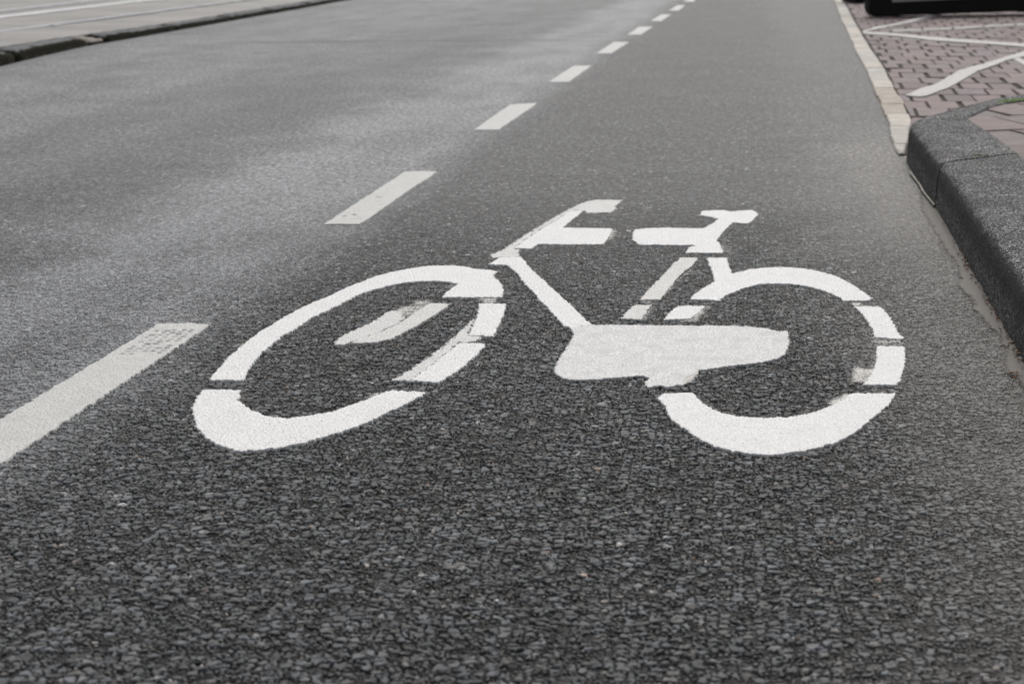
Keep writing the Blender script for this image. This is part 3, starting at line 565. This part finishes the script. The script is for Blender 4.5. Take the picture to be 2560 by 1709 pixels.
# ---------------------------------------------------------------- bricks
def clip(poly, planes):
    for (qx, qy, nx, ny) in planes:
        out = []
        for k in range(len(poly)):
            a, b = poly[k], poly[(k + 1) % len(poly)]
            da = (a[0] - qx) * nx + (a[1] - qy) * ny; db = (b[0] - qx) * nx + (b[1] - qy) * ny
            if da >= 0: out.append(a)
            if da * db < 0:
                t = da / (da - db); out.append((a[0] + (b[0] - a[0]) * t, a[1] + (b[1] - a[1]) * t))
        poly = out
        if len(poly) < 3: return []
    return poly
def area(p): return abs(sum(p[k][0] * p[(k + 1) % len(p)][1] - p[(k + 1) % len(p)][0] * p[k][1] for k in range(len(p)))) / 2
def bricks(name, planes, org, ang, bx, by, gap, z, nx, ny, mat, thick=.03, jit=.004):
    V = []; F = []; C = []; fm = []
    ca, sa = math.cos(ang), math.sin(ang)
    for j in range(*ny):
        sh = (j % 2) * .5 + random.uniform(-.16, .16)
        rowd = random.uniform(-.01, .01)
        for i in range(*nx):
            x0 = (i + sh) * bx + gap * random.uniform(.0, .75); x1 = (i + 1 + sh) * bx - gap * random.uniform(.0, .75)
            y0 = j * by + gap * random.uniform(.02, .35); y1 = (j + 1) * by - gap * random.uniform(.02, .35)
            q = [(x0 + random.uniform(-jit, jit), y0 + random.uniform(-jit, jit)), (x1 + random.uniform(-jit, jit), y0 + random.uniform(-jit, jit)),
                 (x1 + random.uniform(-jit, jit), y1 + random.uniform(-jit, jit)), (x0 + random.uniform(-jit, jit), y1 + random.uniform(-jit, jit))]
            q = [(org[0] + a * ca - b * sa, org[1] + a * sa + b * ca) for a, b in q]
            q = clip(q, planes)
            if len(q) < 3 or area(q) < .15 * bx * by: continue
            cx_ = sum(p[0] for p in q) / len(q); cy_ = sum(p[1] for p in q) / len(q)
            tz = z + random.uniform(-.0025, .0025); tx, ty = random.uniform(-.012, .012), random.uniform(-.008, .008); tone = random.random()
            b = len(V); m = len(q)
            ins = .006
            for lv in range(3):
                for (px, py) in q:
                    dx, dy = cx_ - px, cy_ - py; L = math.hypot(dx, dy) + 1e-9
                    e = ins * 1.3 if lv == 2 else (ins * .3 if lv == 1 else 0)
                    x, y = px + dx / L * e, py + dy / L * e
                    V.append((x, y, (tz - thick) if lv == 0 else tz + (x - cx_) * tx + (y - cy_) * ty - (.0045 if lv == 1 else 0))); C.append(tone)
            for lv in range(2):
                for k in range(m):
                    F.append((b + lv * m + k, b + lv * m + (k + 1) % m, b + (lv + 1) * m + (k + 1) % m, b + (lv + 1) * m + k)); fm.append(0)
            F.append(tuple(b + 2 * m + k for k in range(m))); fm.append(0)
    return V, F, C, fm
def add_bed(V, F, C, fm, poly, z):
    b = len(V); V += [(x, y, z) for x, y in poly]; C += [0.] * len(poly); F.append(tuple(range(b, b + len(poly)))); fm.append(1)

# brick parking bay beyond the kerb, flush with the road
def plane(a, b):      # keep the side to the right of a->b
    dx, dy = b[0] - a[0], b[1] - a[1]; L = math.hypot(dx, dy); return (a[0], a[1], dy / L, -dx / L)
er = D['edgeR']
erx = lambda y: float(np.interp(y, [p[1] for p in er[::-1]] + [30], [p[0] for p in er[::-1]] + [1.85]))
elx = lambda y: float(np.interp(y, [p[1] for p in D['edgeL'][::-1]] + [30], [p[0] for p in D['edgeL'][::-1]] + [1.72]))
segs = [(.60, 5.30), (.722, 6.2), (.778, 7.4), (.842, 8.6), (.920, 10.6), (1.04, 13.5), (1.275, 18.55), (1.90, 30)]
V, F, C, fm = [], [], [], []
for a, b in zip(segs[:-1], segs[1:]):
    pl = [plane(a, b), (0, a[1], 0, 1), (0, b[1], 0, -1)]
    random.seed(int(a[1] * 10))
    kerbpl = [plane((2.2, 6.75), (.55, 5.02))] if a[1] < 7 else []
    by, bx = .30, .150
    v, f_, c_, m_ = bricks('x', pl + kerbpl, (.55, 5.06), -.06, bx, by, .018, .0125, (-6, 34 if a[1] < 15 else 40), (int((a[1] - 5.6) / by) - 2, int((b[1] - 5.0) / by) + 2), None)
    o_ = len(V); V += v; F += [tuple(k + o_ for k in q) for q in f_]; C += c_; fm += m_
bay = [(.58, 5.16), (.70, 5.25), (1.2, 5.9), (2.2, 6.6), (6.5, 7.0), (8, 30), (1.86, 30), (1.265, 18.55), (1.03, 13.5), (.908, 10.5), (.832, 8.55), (.77, 7.4), (.715, 6.2)]
add_bed(V, F, C, fm, bay, .0035)
tag(py_mesh('brick_paving', V, F, [M['brick'], M['joint']], fmat=fm, colors=C), kind='structure')

# raised brick pavement inside the kerb
V, F, C, fm = [], [], [], []
pl = [plane((.745, 1.0), (.745, 5.0)), plane((.745, 5.27), (.95, 5.70)), plane((.95, 5.70), (1.90, 6.53))]     # the kerb stones sit over the cut ends
random.seed(3)
V, F, C, fm = bricks('x', pl, (.83, 3.0), R(18), .215, .36, .010, .1225, (-8, 30), (-8, 12), None, jit=.003)
add_bed(V, F, C, fm, [(.772, 1.0), (6, 1.0), (6, 6.4), (1.93, 6.45), (1.06, 5.70), (.90, 5.40), (.818, 5.2), (.830, 4.5)], .118)
tag(py_mesh('pavement', V, F, [M['brick_red'], M['joint']], fmat=fm, colors=C), kind='structure')

# ---------------------------------------------------------------- pale edging stones between asphalt and bricks
ordn = ['first', 'second', 'third', 'fourth', 'fifth', 'sixth', 'seventh', 'eighth', 'ninth', 'tenth', 'eleventh', 'twelfth', 'thirteenth', 'fourteenth', 'fifteenth', 'sixteenth', 'seventeenth', 'eighteenth', 'nineteenth', 'twentieth',
        'twenty-first', 'twenty-second', 'twenty-third', 'twenty-fourth', 'twenty-fifth', 'twenty-sixth', 'twenty-seventh', 'twenty-eighth', 'twenty-ninth', 'thirtieth', 'thirty-first', 'thirty-second', 'thirty-third', 'thirty-fourth', 'thirty-fifth', 'thirty-sixth', 'thirty-seventh', 'thirty-eighth', 'thirty-ninth', 'fortieth']
words = ['grey', 'cream', 'tan', 'ashen']
tonerow = [0, 0, 0, 1, 2, 2, 2, 1, 0, 0, 1, 0, 0, 1, 1, 0, 1, 0, 1, 1, 3, 0, 1, 1, 3, 3, 0, 3, 1, 0, 3, 3, 0, 1, 0, 1, 0, 0, 1, 0]
random.seed(11)
y = 5.15; k = 0
marks = [5.15, 5.40, 5.62, 5.93, 6.34, 6.75, 7.13, 7.51]
while y < 19.2 and k < 40:
    y2 = marks[k + 1] if k + 1 < len(marks) else y + .40
    g = .005 if k != 6 else .009
    ya, yb = y + g / 2, y2 - g / 2
    n = 7; V = []; F = []
    ex, ez = random.uniform(-.003, .003), random.uniform(-.0015, .0015)
    for q in range(n):
        yy = ya + (yb - ya) * q / (n - 1)
        l, r_ = elx(yy) + ex + random.uniform(-.0015, .0015), erx(yy) - .004 + ex + random.uniform(-.0015, .0015)
        e = .004 if q in (0, n - 1) else 0
        z = .0125 + ez
        for (x, zz) in ((l, -.03), (l, z - .006), (l + .005, z - e * .8), (l + (r_ - l) * .33, z + .0006 - e * .8), (l + (r_ - l) * .66, z + .0006 - e * .8), (r_ - .005, z - e * .8), (r_, z - .006), (r_, -.03)): V.append((x, yy, zz))
    m = 8
    for a in range(n - 1):
        for b in range(m - 1): F.append((a * m + b, a * m + b + 1, (a + 1) * m + b + 1, (a + 1) * m + b))
    F.append(tuple(range(m - 1, -1, -1))); F.append(tuple((n - 1) * m + b for b in range(m)))
    w = tonerow[k % len(tonerow)]
    o = py_mesh('edging_stone', V, F, M['edging'][w])
    near = 'flat %s concrete edging stone, %s in the pale row counted from the dark kerb corner' % (words[w], ordn[k])
    tag(o, near, 'edging stone', 'pale edging stones between asphalt and brick bay')
    y = y2; k += 1

# ---------------------------------------------------------------- paint on the bricks
def bay_line(name, poly, label, mat='line', cat='road marking', group='white lines painted on the brick bay'):
    o = patch(name, poly, M[mat], None, z=.0185, cx=.006, cy=.016, rag=.003, rs=.04, relief=.0006, skirt=.010, seed=90, holes=.04)
    return tag(o, label, cat, group)
bay_line('painted_line', D['line_a'], 'thin white line running from the sharp tip up to under the black box')
bay_line('painted_line', D['line_c'], 'thin white line from the sharp tip slanting down to the right edge')
bay_line('painted_line', D['line_d'], 'broad white diagonal line on the bricks just behind the dark kerb corner')
bay_line('painted_line', D['line_e'], 'short pale stripe branching off the broad white line at the right edge')
bay_line('painted_line', D['white_patch'], 'small white bar on the bricks beside the edging at the top edge')
pl_lab = ['first pale paver in the row from the tip of the white lines', 'second pale paver in the row from the tip of the white lines', 'third pale paver in the row from the tip of the white lines',
          'fourth pale paver in the row from the tip of the white lines', 'last pale paver in the row, at the right edge of the photo']
for k, p in enumerate(D['pale_pavers']):
    c = (sum(q[0] for q in p) / 4, sum(q[1] for q in p) / 4)
    V = []
    for s, z in ((1., -.01), (1., .0150), (.985, .0180)):
        V += [(c[0] + (q[0] - c[0]) * s, c[1] + (q[1] - c[1]) * (s if s == 1 else .96), z) for q in p]
    F = [(0, 3, 2, 1), (8, 9, 10, 11)] + [(a * 4 + b, a * 4 + (b + 1) % 4, a * 4 + 4 + (b + 1) % 4, a * 4 + 4 + b) for a in (0, 1) for b in range(4)]
    tag(py_mesh('pale_paver', V, F, M['edging'][3]), pl_lab[k], 'paver', 'pale pavers in a row across the brick bay')

# ---------------------------------------------------------------- gutter silt, litter, moss
kside = [(kx(y), y) for y in (1.6, 2.2, 2.8, 3.4, 4.0, 4.6, 5.2)] + [(.9, 5.2), (.9, 1.6)]
tag(film('silt', D['silt'], 1.6, M['silt'], z=.0006, fade=.035, seed=120, under=[kside]), 'smooth grey brown silt in the gutter along the dark kerb', 'silt', kind='stuff')
def bits(name, pts, mats, smin, smax, label, cat, flat=.5):
    V = []; F = []; fm = []
    for (x, y, z) in pts:
        s = random.uniform(smin, smax); b = len(V); rz = random.uniform(0, 6.28); e = random.uniform(.5, 1.)
        for (ux, uy, uz) in ((1, 0, 0), (0, 1, 0), (-1, 0, 0), (0, -1, 0), (0, 0, 1), (0, 0, -.6)):
            ux += random.uniform(-.3, .3); uy += random.uniform(-.3, .3); uy *= e
            V.append((x + s * (ux * math.cos(rz) - uy * math.sin(rz)), y + s * (ux * math.sin(rz) + uy * math.cos(rz)), z + s * flat * (uz + .4)))
        F += [(b, b + 1, b + 4), (b + 1, b + 2, b + 4), (b + 2, b + 3, b + 4), (b + 3, b, b + 4), (b + 1, b, b + 5), (b + 2, b + 1, b + 5), (b + 3, b + 2, b + 5), (b, b + 3, b + 5)]
        fm += [random.randrange(len(mats))] * 8
    return tag(py_mesh(name, V, F, mats, fmat=fm), label, cat, kind='stuff')
random.seed(5)
lit = []
for k in range(150):
    y = random.choice([random.uniform(2.4, 3.9), random.gauss(3.05, .12), random.gauss(3.4, .06), random.gauss(2.62, .05)])
    y = max(2.0, min(5.1, y))
    lit.append((kx(y) - abs(random.gauss(0, .006)) - .002, y, .003))
for k in range(14): lit.append((random.gauss(.484, .006), random.gauss(2.44, .02), .003))
bits('leaf_litter', lit, [M['leaf'], M['leaf'], M['grit'], M['straw']], .0018, .0048, 'crumbs of brown leaf and grit caught at the foot of the dark kerb', 'litter')
gr = []
for k in range(90):
    Y = 1.45 + 5.5 * random.random() ** 1.6; gr.append((random.uniform(-.55 * Y - .2, .42), Y, .0))
bits('loose_grit', gr, [M['grit'], M['grit'], M['scrap'], M['leaf']], .0014, .0036, 'tiny loose chips of pale grit scattered over the asphalt', 'grit')
mo = [(x + random.gauss(0, .004), y + random.gauss(0, .004), .1285) for x, y in [(.6596 + t * .15, 4.215 + .085 * t) for t in np.linspace(0, 1, 90)]]
mo += [(random.gauss(.705, .012), random.gauss(4.262, .004), .131) for k in range(60)]
bits('moss', mo, [M['moss'], M['joint'], M['moss']], .002, .0045, 'yellow green moss in the joint between two dark kerb stones', 'moss')
# a tuft of grass lying over the curved kerb stone
V = []; F = []
for k in range(60):
    x = random.uniform(.985, 1.16); y = 5.70 + (x - .98) * .80 + random.gauss(0, .01); b = len(V); a = random.gauss(.2, .7); L = random.uniform(.03, .07)
    pz = .126
    for t in (0, .5, 1):
        w = .0028 * (1 - t * .8)
        V += [(x + math.cos(a) * L * t, y + math.sin(a) * L * t - w, pz + .018 * t * (1.3 - t)), (x + math.cos(a) * L * t, y + math.sin(a) * L * t + w, pz + .018 * t * (1.3 - t) + .002)]
    F += [(b, b + 2, b + 3, b + 1), (b + 2, b + 4, b + 5, b + 3)]
tag(py_mesh('grass_tuft', V, F, M['grass']), 'bright green grass growing along the inner edge of the curved kerb stone', 'grass')
# dry stalk
pts = D['stalk']; pts = [(p[0] - .004, p[1]) for p in pts]; V = []; F = []
for k, (x, y) in enumerate(pts):
    for a in range(6): V.append((x + .0035 * math.cos(a * 1.047), y, .008 + .003 * math.sin(a * 1.047)))
for k in range(len(pts) - 1):
    for a in range(6): F.append((k * 6 + a, k * 6 + (a + 1) % 6, k * 6 + 6 + (a + 1) % 6, k * 6 + 6 + a))
tag(py_mesh('dry_stalk', V, F, M['straw'], smooth=True), 'thin pale dry stalk lying along the foot of the dark kerb', 'stalk')
# scrap of paper
V = []; F = []
for i in range(7):
    for j in range(5): V.append((2.86 + i * .025 + random.uniform(-.006, .006), 15.35 + j * .10, .02 + random.uniform(0, .035)))
for i in range(6):
    for j in range(4): F.append((i * 5 + j, i * 5 + 5 + j, i * 5 + 6 + j, i * 5 + j + 1))
o = py_mesh('paper_scrap', V, F, M['scrap']); md = o.modifiers.new('s', 'SOLIDIFY'); md.thickness = .002
tag(o, 'crumpled white scrap of paper on the bricks at the right edge', 'litter')

# ---------------------------------------------------------------- black box on the bricks, top right
box = tag(empty('black_container', (1.235, 14.45, .014), R(16)), 'big matt black box with rounded lower corner standing on the bricks at top right', 'container')
def slab(name, W, H0, H1, depth, rad, y0, mat, parent, x0=0., slope=0.):
    prof = []
    for (cx_, cz, a0) in ((x0 + rad, H0 + rad, 180), (x0 + W - rad, H0 + rad, 270), (x0 + W - rad, H1 - rad, 0), (x0 + rad, H1 - rad, 90)):
        for k in range(7):
            a = R(a0 + k * 15); prof.append((cx_ + rad * math.cos(a), cz + rad * math.sin(a)))
    prof = [(x, z + max(0, x - x0 - .15) * slope * max(0, 1 - (z - H0) / .25)) for x, z in prof]
    m = len(prof); V = []; e = min(.012, rad * .4)
    cxm, czm = x0 + W / 2, (H0 + H1) / 2
    for yy, s in ((y0, e), (y0 + e, 0), (y0 + depth - e, 0), (y0 + depth, e)):
        for x, z in prof: V.append((x + (e if x < cxm else -e) * (s > 0), yy, z + (e if z < czm else -e) * (s > 0)))
    F = [tuple(range(m)), tuple(3 * m + k for k in range(m - 1, -1, -1))]
    for a in range(3):
        for k in range(m): F.append((a * m + k, a * m + m + k, a * m + m + (k + 1) % m, a * m + (k + 1) % m))
    return py_mesh(name, V, F, mat, parent)
slab('shell', 2.3, .0, .75, .15, .09, 0, M['black'], box, slope=.018)
slab('panel', 1.85, .132, .66, .012, .012, -.009, M['pale_panel'], box, .235, slope=.035)
slab('foot', .13, .0, .5, .5, .03, 2.9, M['black'], box, .93)

# ---------------------------------------------------------------- raised concrete lane on the left with its kerb
def mx(y): return float(np.interp(y, [2, 5, 8.9, 9.76, 10.6, 12.8, 15.9, 18.85, 30, 60], [-3.9, -4.15, -4.535, -4.66, -4.76, -4.815, -4.91, -5.02, -5.5, -6.8]))
LZ = .060
def HZ(y): return float(np.interp(y, [8, 9.3, 10.6, 11.7, 13, 30], [.064, .078, .064, .053, .046, .046]))
ysl = np.concatenate([np.arange(-20, 8, 4.), np.arange(8, 24, .5), np.arange(24, 61, 4.)])
V = []; F = []; fm = []
xs = [0, -.145, -1.2, -2.8, -3.9, -12]
for y in ysl:
    b_ = mx(max(y, 2)) - .16
    V += [(b_ + .004, y, -.02), (b_, y, HZ(y))] + [(b_ - q, y, HZ(y) * .5 + LZ * .5) for q in (1., 2.2, 3.55, 12.)]
m = 6
for a in range(len(ysl) - 1):
    for b in range(m - 1):
        F.append((a * m + b, a * m + b + 1, (a + 1) * m + b + 1, (a + 1) * m + b)); fm.append(1 if b == m - 2 else 0)
tag(py_mesh('raised_lane', V, F, [M['lane_concrete'], M['lane_grey']], fmat=fm), kind='structure')

def median_stone(ya, yb, label, hk=.066, broken=False):
    n = max(3, int((yb - ya) / .12)); V = []; F = []; fm = []
    prof = [(0., -.03), (.0, .004), (-.002, .022), (-.006, .040), (-.012, .054), (-.024, .064), (-.045, .068), (-.10, .070), (-.155, .070), (-.158, -.02)]
    if broken: prof = [(0., -.03), (-.002, .010), (-.008, .022), (-.016, .034), (-.030, .044), (-.050, .052), (-.085, .060), (-.12, .066), (-.155, .069), (-.158, -.02)]
    m = len(prof)
    for q in range(n):
        y = ya + (yb - ya) * q / (n - 1); e = .012 if q in (0, n - 1) else 0; hz = HZ(y) / .068
        jx = random.uniform(-.004, .004)
        for k, (px, pz) in enumerate(prof):
            dx = random.uniform(-.003, .003) if 1 < k < 6 else 0
            V.append((mx(y) + px + dx + (jx if 0 < k < 6 else 0), y, (pz * hz if pz > 0 else pz) + (random.uniform(-.004, .004) if 3 < k < 9 else 0) - (e if pz > .05 else 0)))
    for a in range(n - 1):
        for b in range(m - 1):
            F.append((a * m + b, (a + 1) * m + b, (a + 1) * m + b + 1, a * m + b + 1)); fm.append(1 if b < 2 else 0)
    F.append(tuple(range(m))); F.append(tuple((n - 1) * m + b for b in range(m - 1, -1, -1))); fm += [0, 0]
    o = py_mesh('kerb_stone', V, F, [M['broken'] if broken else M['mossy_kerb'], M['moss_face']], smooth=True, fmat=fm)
    return tag(o, label, 'kerb stone', 'mossy kerb stones of the raised lane')
random.seed(21)
median_stone(7.6, 9.17, 'low mossy kerb stone cut off by the left edge of the photo')
median_stone(9.185, 10.62, 'mossy kerb stone between the left edge stone and the broken gap')
median_stone(10.63, 10.94, 'short broken pale kerb piece in the mossy kerb of the raised lane', broken=True)
mn = ['first dark kerb stone beyond the broken piece', 'second dark kerb stone beyond the broken piece', 'third dark kerb stone beyond the broken piece', 'fourth dark kerb stone beyond the broken piece', 'fifth dark kerb stone beyond the broken piece', 'last dark kerb stone of the raised lane at the top edge']
y = 10.95
for k in range(6):
    median_stone(y, y + 1.48, mn[k] + (', on the raised lane' if k < 5 else '')); y += 1.49

# lines on the raised lane
def lane_line(x0, y0_, x1, y1_, w, label, mat):
    dx = (x1 - x0) / (y1_ - y0_); ya, yb = y0_ - 4, y1_ + 9
    poly = [(x0 + dx * (ya - y0_) - w / 2, ya), (x0 + dx * (ya - y0_) + w / 2, ya), (x0 + dx * (yb - y0_) + w / 2, yb), (x0 + dx * (yb - y0_) - w / 2, yb)]
    o = patch('painted_line', poly, M[mat], None, z=LZ + .004, cx=.02, cy=.12, rag=.01, rs=.2, relief=.00025, skirt=.008, seed=140, holes=.0)
    return tag(o, label, 'road marking', 'long lines on the raised lane')
r_ = D['railpts']
lane_line(*r_[0], *r_[1], .085, 'faint thin bluish line nearest the kerb of the raised lane', 'lane_faint') if 'lane_faint' in M else None
M['lane_white'] = paint('lane_white', (.60, .60, .615), (.47, .47, .475), .5, 31.)
M['lane_faint'] = paint('lane_faint', (.46, .475, .50), (.33, .335, .345), .7, 35.)
lane_line(*r_[0], *r_[1], .085, 'faint thin bluish line nearest the kerb of the raised lane', 'lane_faint')
lane_line(*r_[2], *r_[3], .19, 'bright white line along the raised lane, the middle one of three', 'lane_white')
lane_line(*r_[4], *r_[5], .15, 'dull white line farthest from the kerb on the raised lane', 'lane_faint')

# ---------------------------------------------------------------- light
w = bpy.data.worlds.new('World'); sc.world = w; w.use_nodes = True
nt = w.node_tree; bg = nt.nodes['Background']
sky = nt.nodes.new('ShaderNodeTexSky'); sky.sky_type = 'NISHITA'; sky.sun_disc = False
SUN_EL, SUN_AZ = 52., 8.            # degrees; azimuth from +Y (ahead) towards +X
sky.sun_elevation = R(SUN_EL); sky.sun_rotation = R(SUN_AZ)
sky.air_density = 1.; sky.dust_density = 6.; sky.ozone_density = 1.
hs = nt.nodes.new('ShaderNodeHueSaturation'); hs.inputs['Saturation'].default_value = .25
nt.links.new(sky.outputs[0], hs.inputs['Color']); nt.links.new(hs.outputs[0], bg.inputs[0])
bg.inputs[1].default_value = .13
sl = bpy.data.lights.new('sun', 'SUN'); sl.energy = 1.1; sl.angle = R(25); sl.color = (1., .96, .90)
so = bpy.data.objects.new('sun', sl); col.objects.link(so)
d = Vector((math.sin(R(SUN_AZ)) * math.cos(R(SUN_EL)), math.cos(R(SUN_AZ)) * math.cos(R(SUN_EL)), math.sin(R(SUN_EL))))
so.rotation_euler = d.to_track_quat('Z', 'Y').to_euler(); so.location = d * 30

# ---------------------------------------------------------------- camera
cam = bpy.data.cameras.new('camera'); co = bpy.data.objects.new('camera', cam); col.objects.link(co)
co.location = (0, 0, .75); co.rotation_euler = (R(90 - 15.6455), 0, 0)
cam.sensor_width = 36.; cam.lens = 36. * 3596 / 2560; cam.shift_x = -(1858 - 1280) / 2560.
cam.clip_start = .05; cam.clip_end = 2000
cam.dof.use_dof = True; cam.dof.focus_distance = 2.70; cam.dof.aperture_fstop = 7.0
sc.camera = co
sc.view_settings.view_transform = 'Standard'; sc.view_settings.look = 'None'
sc.view_settings.exposure = 0.; sc.view_settings.gamma = 1.
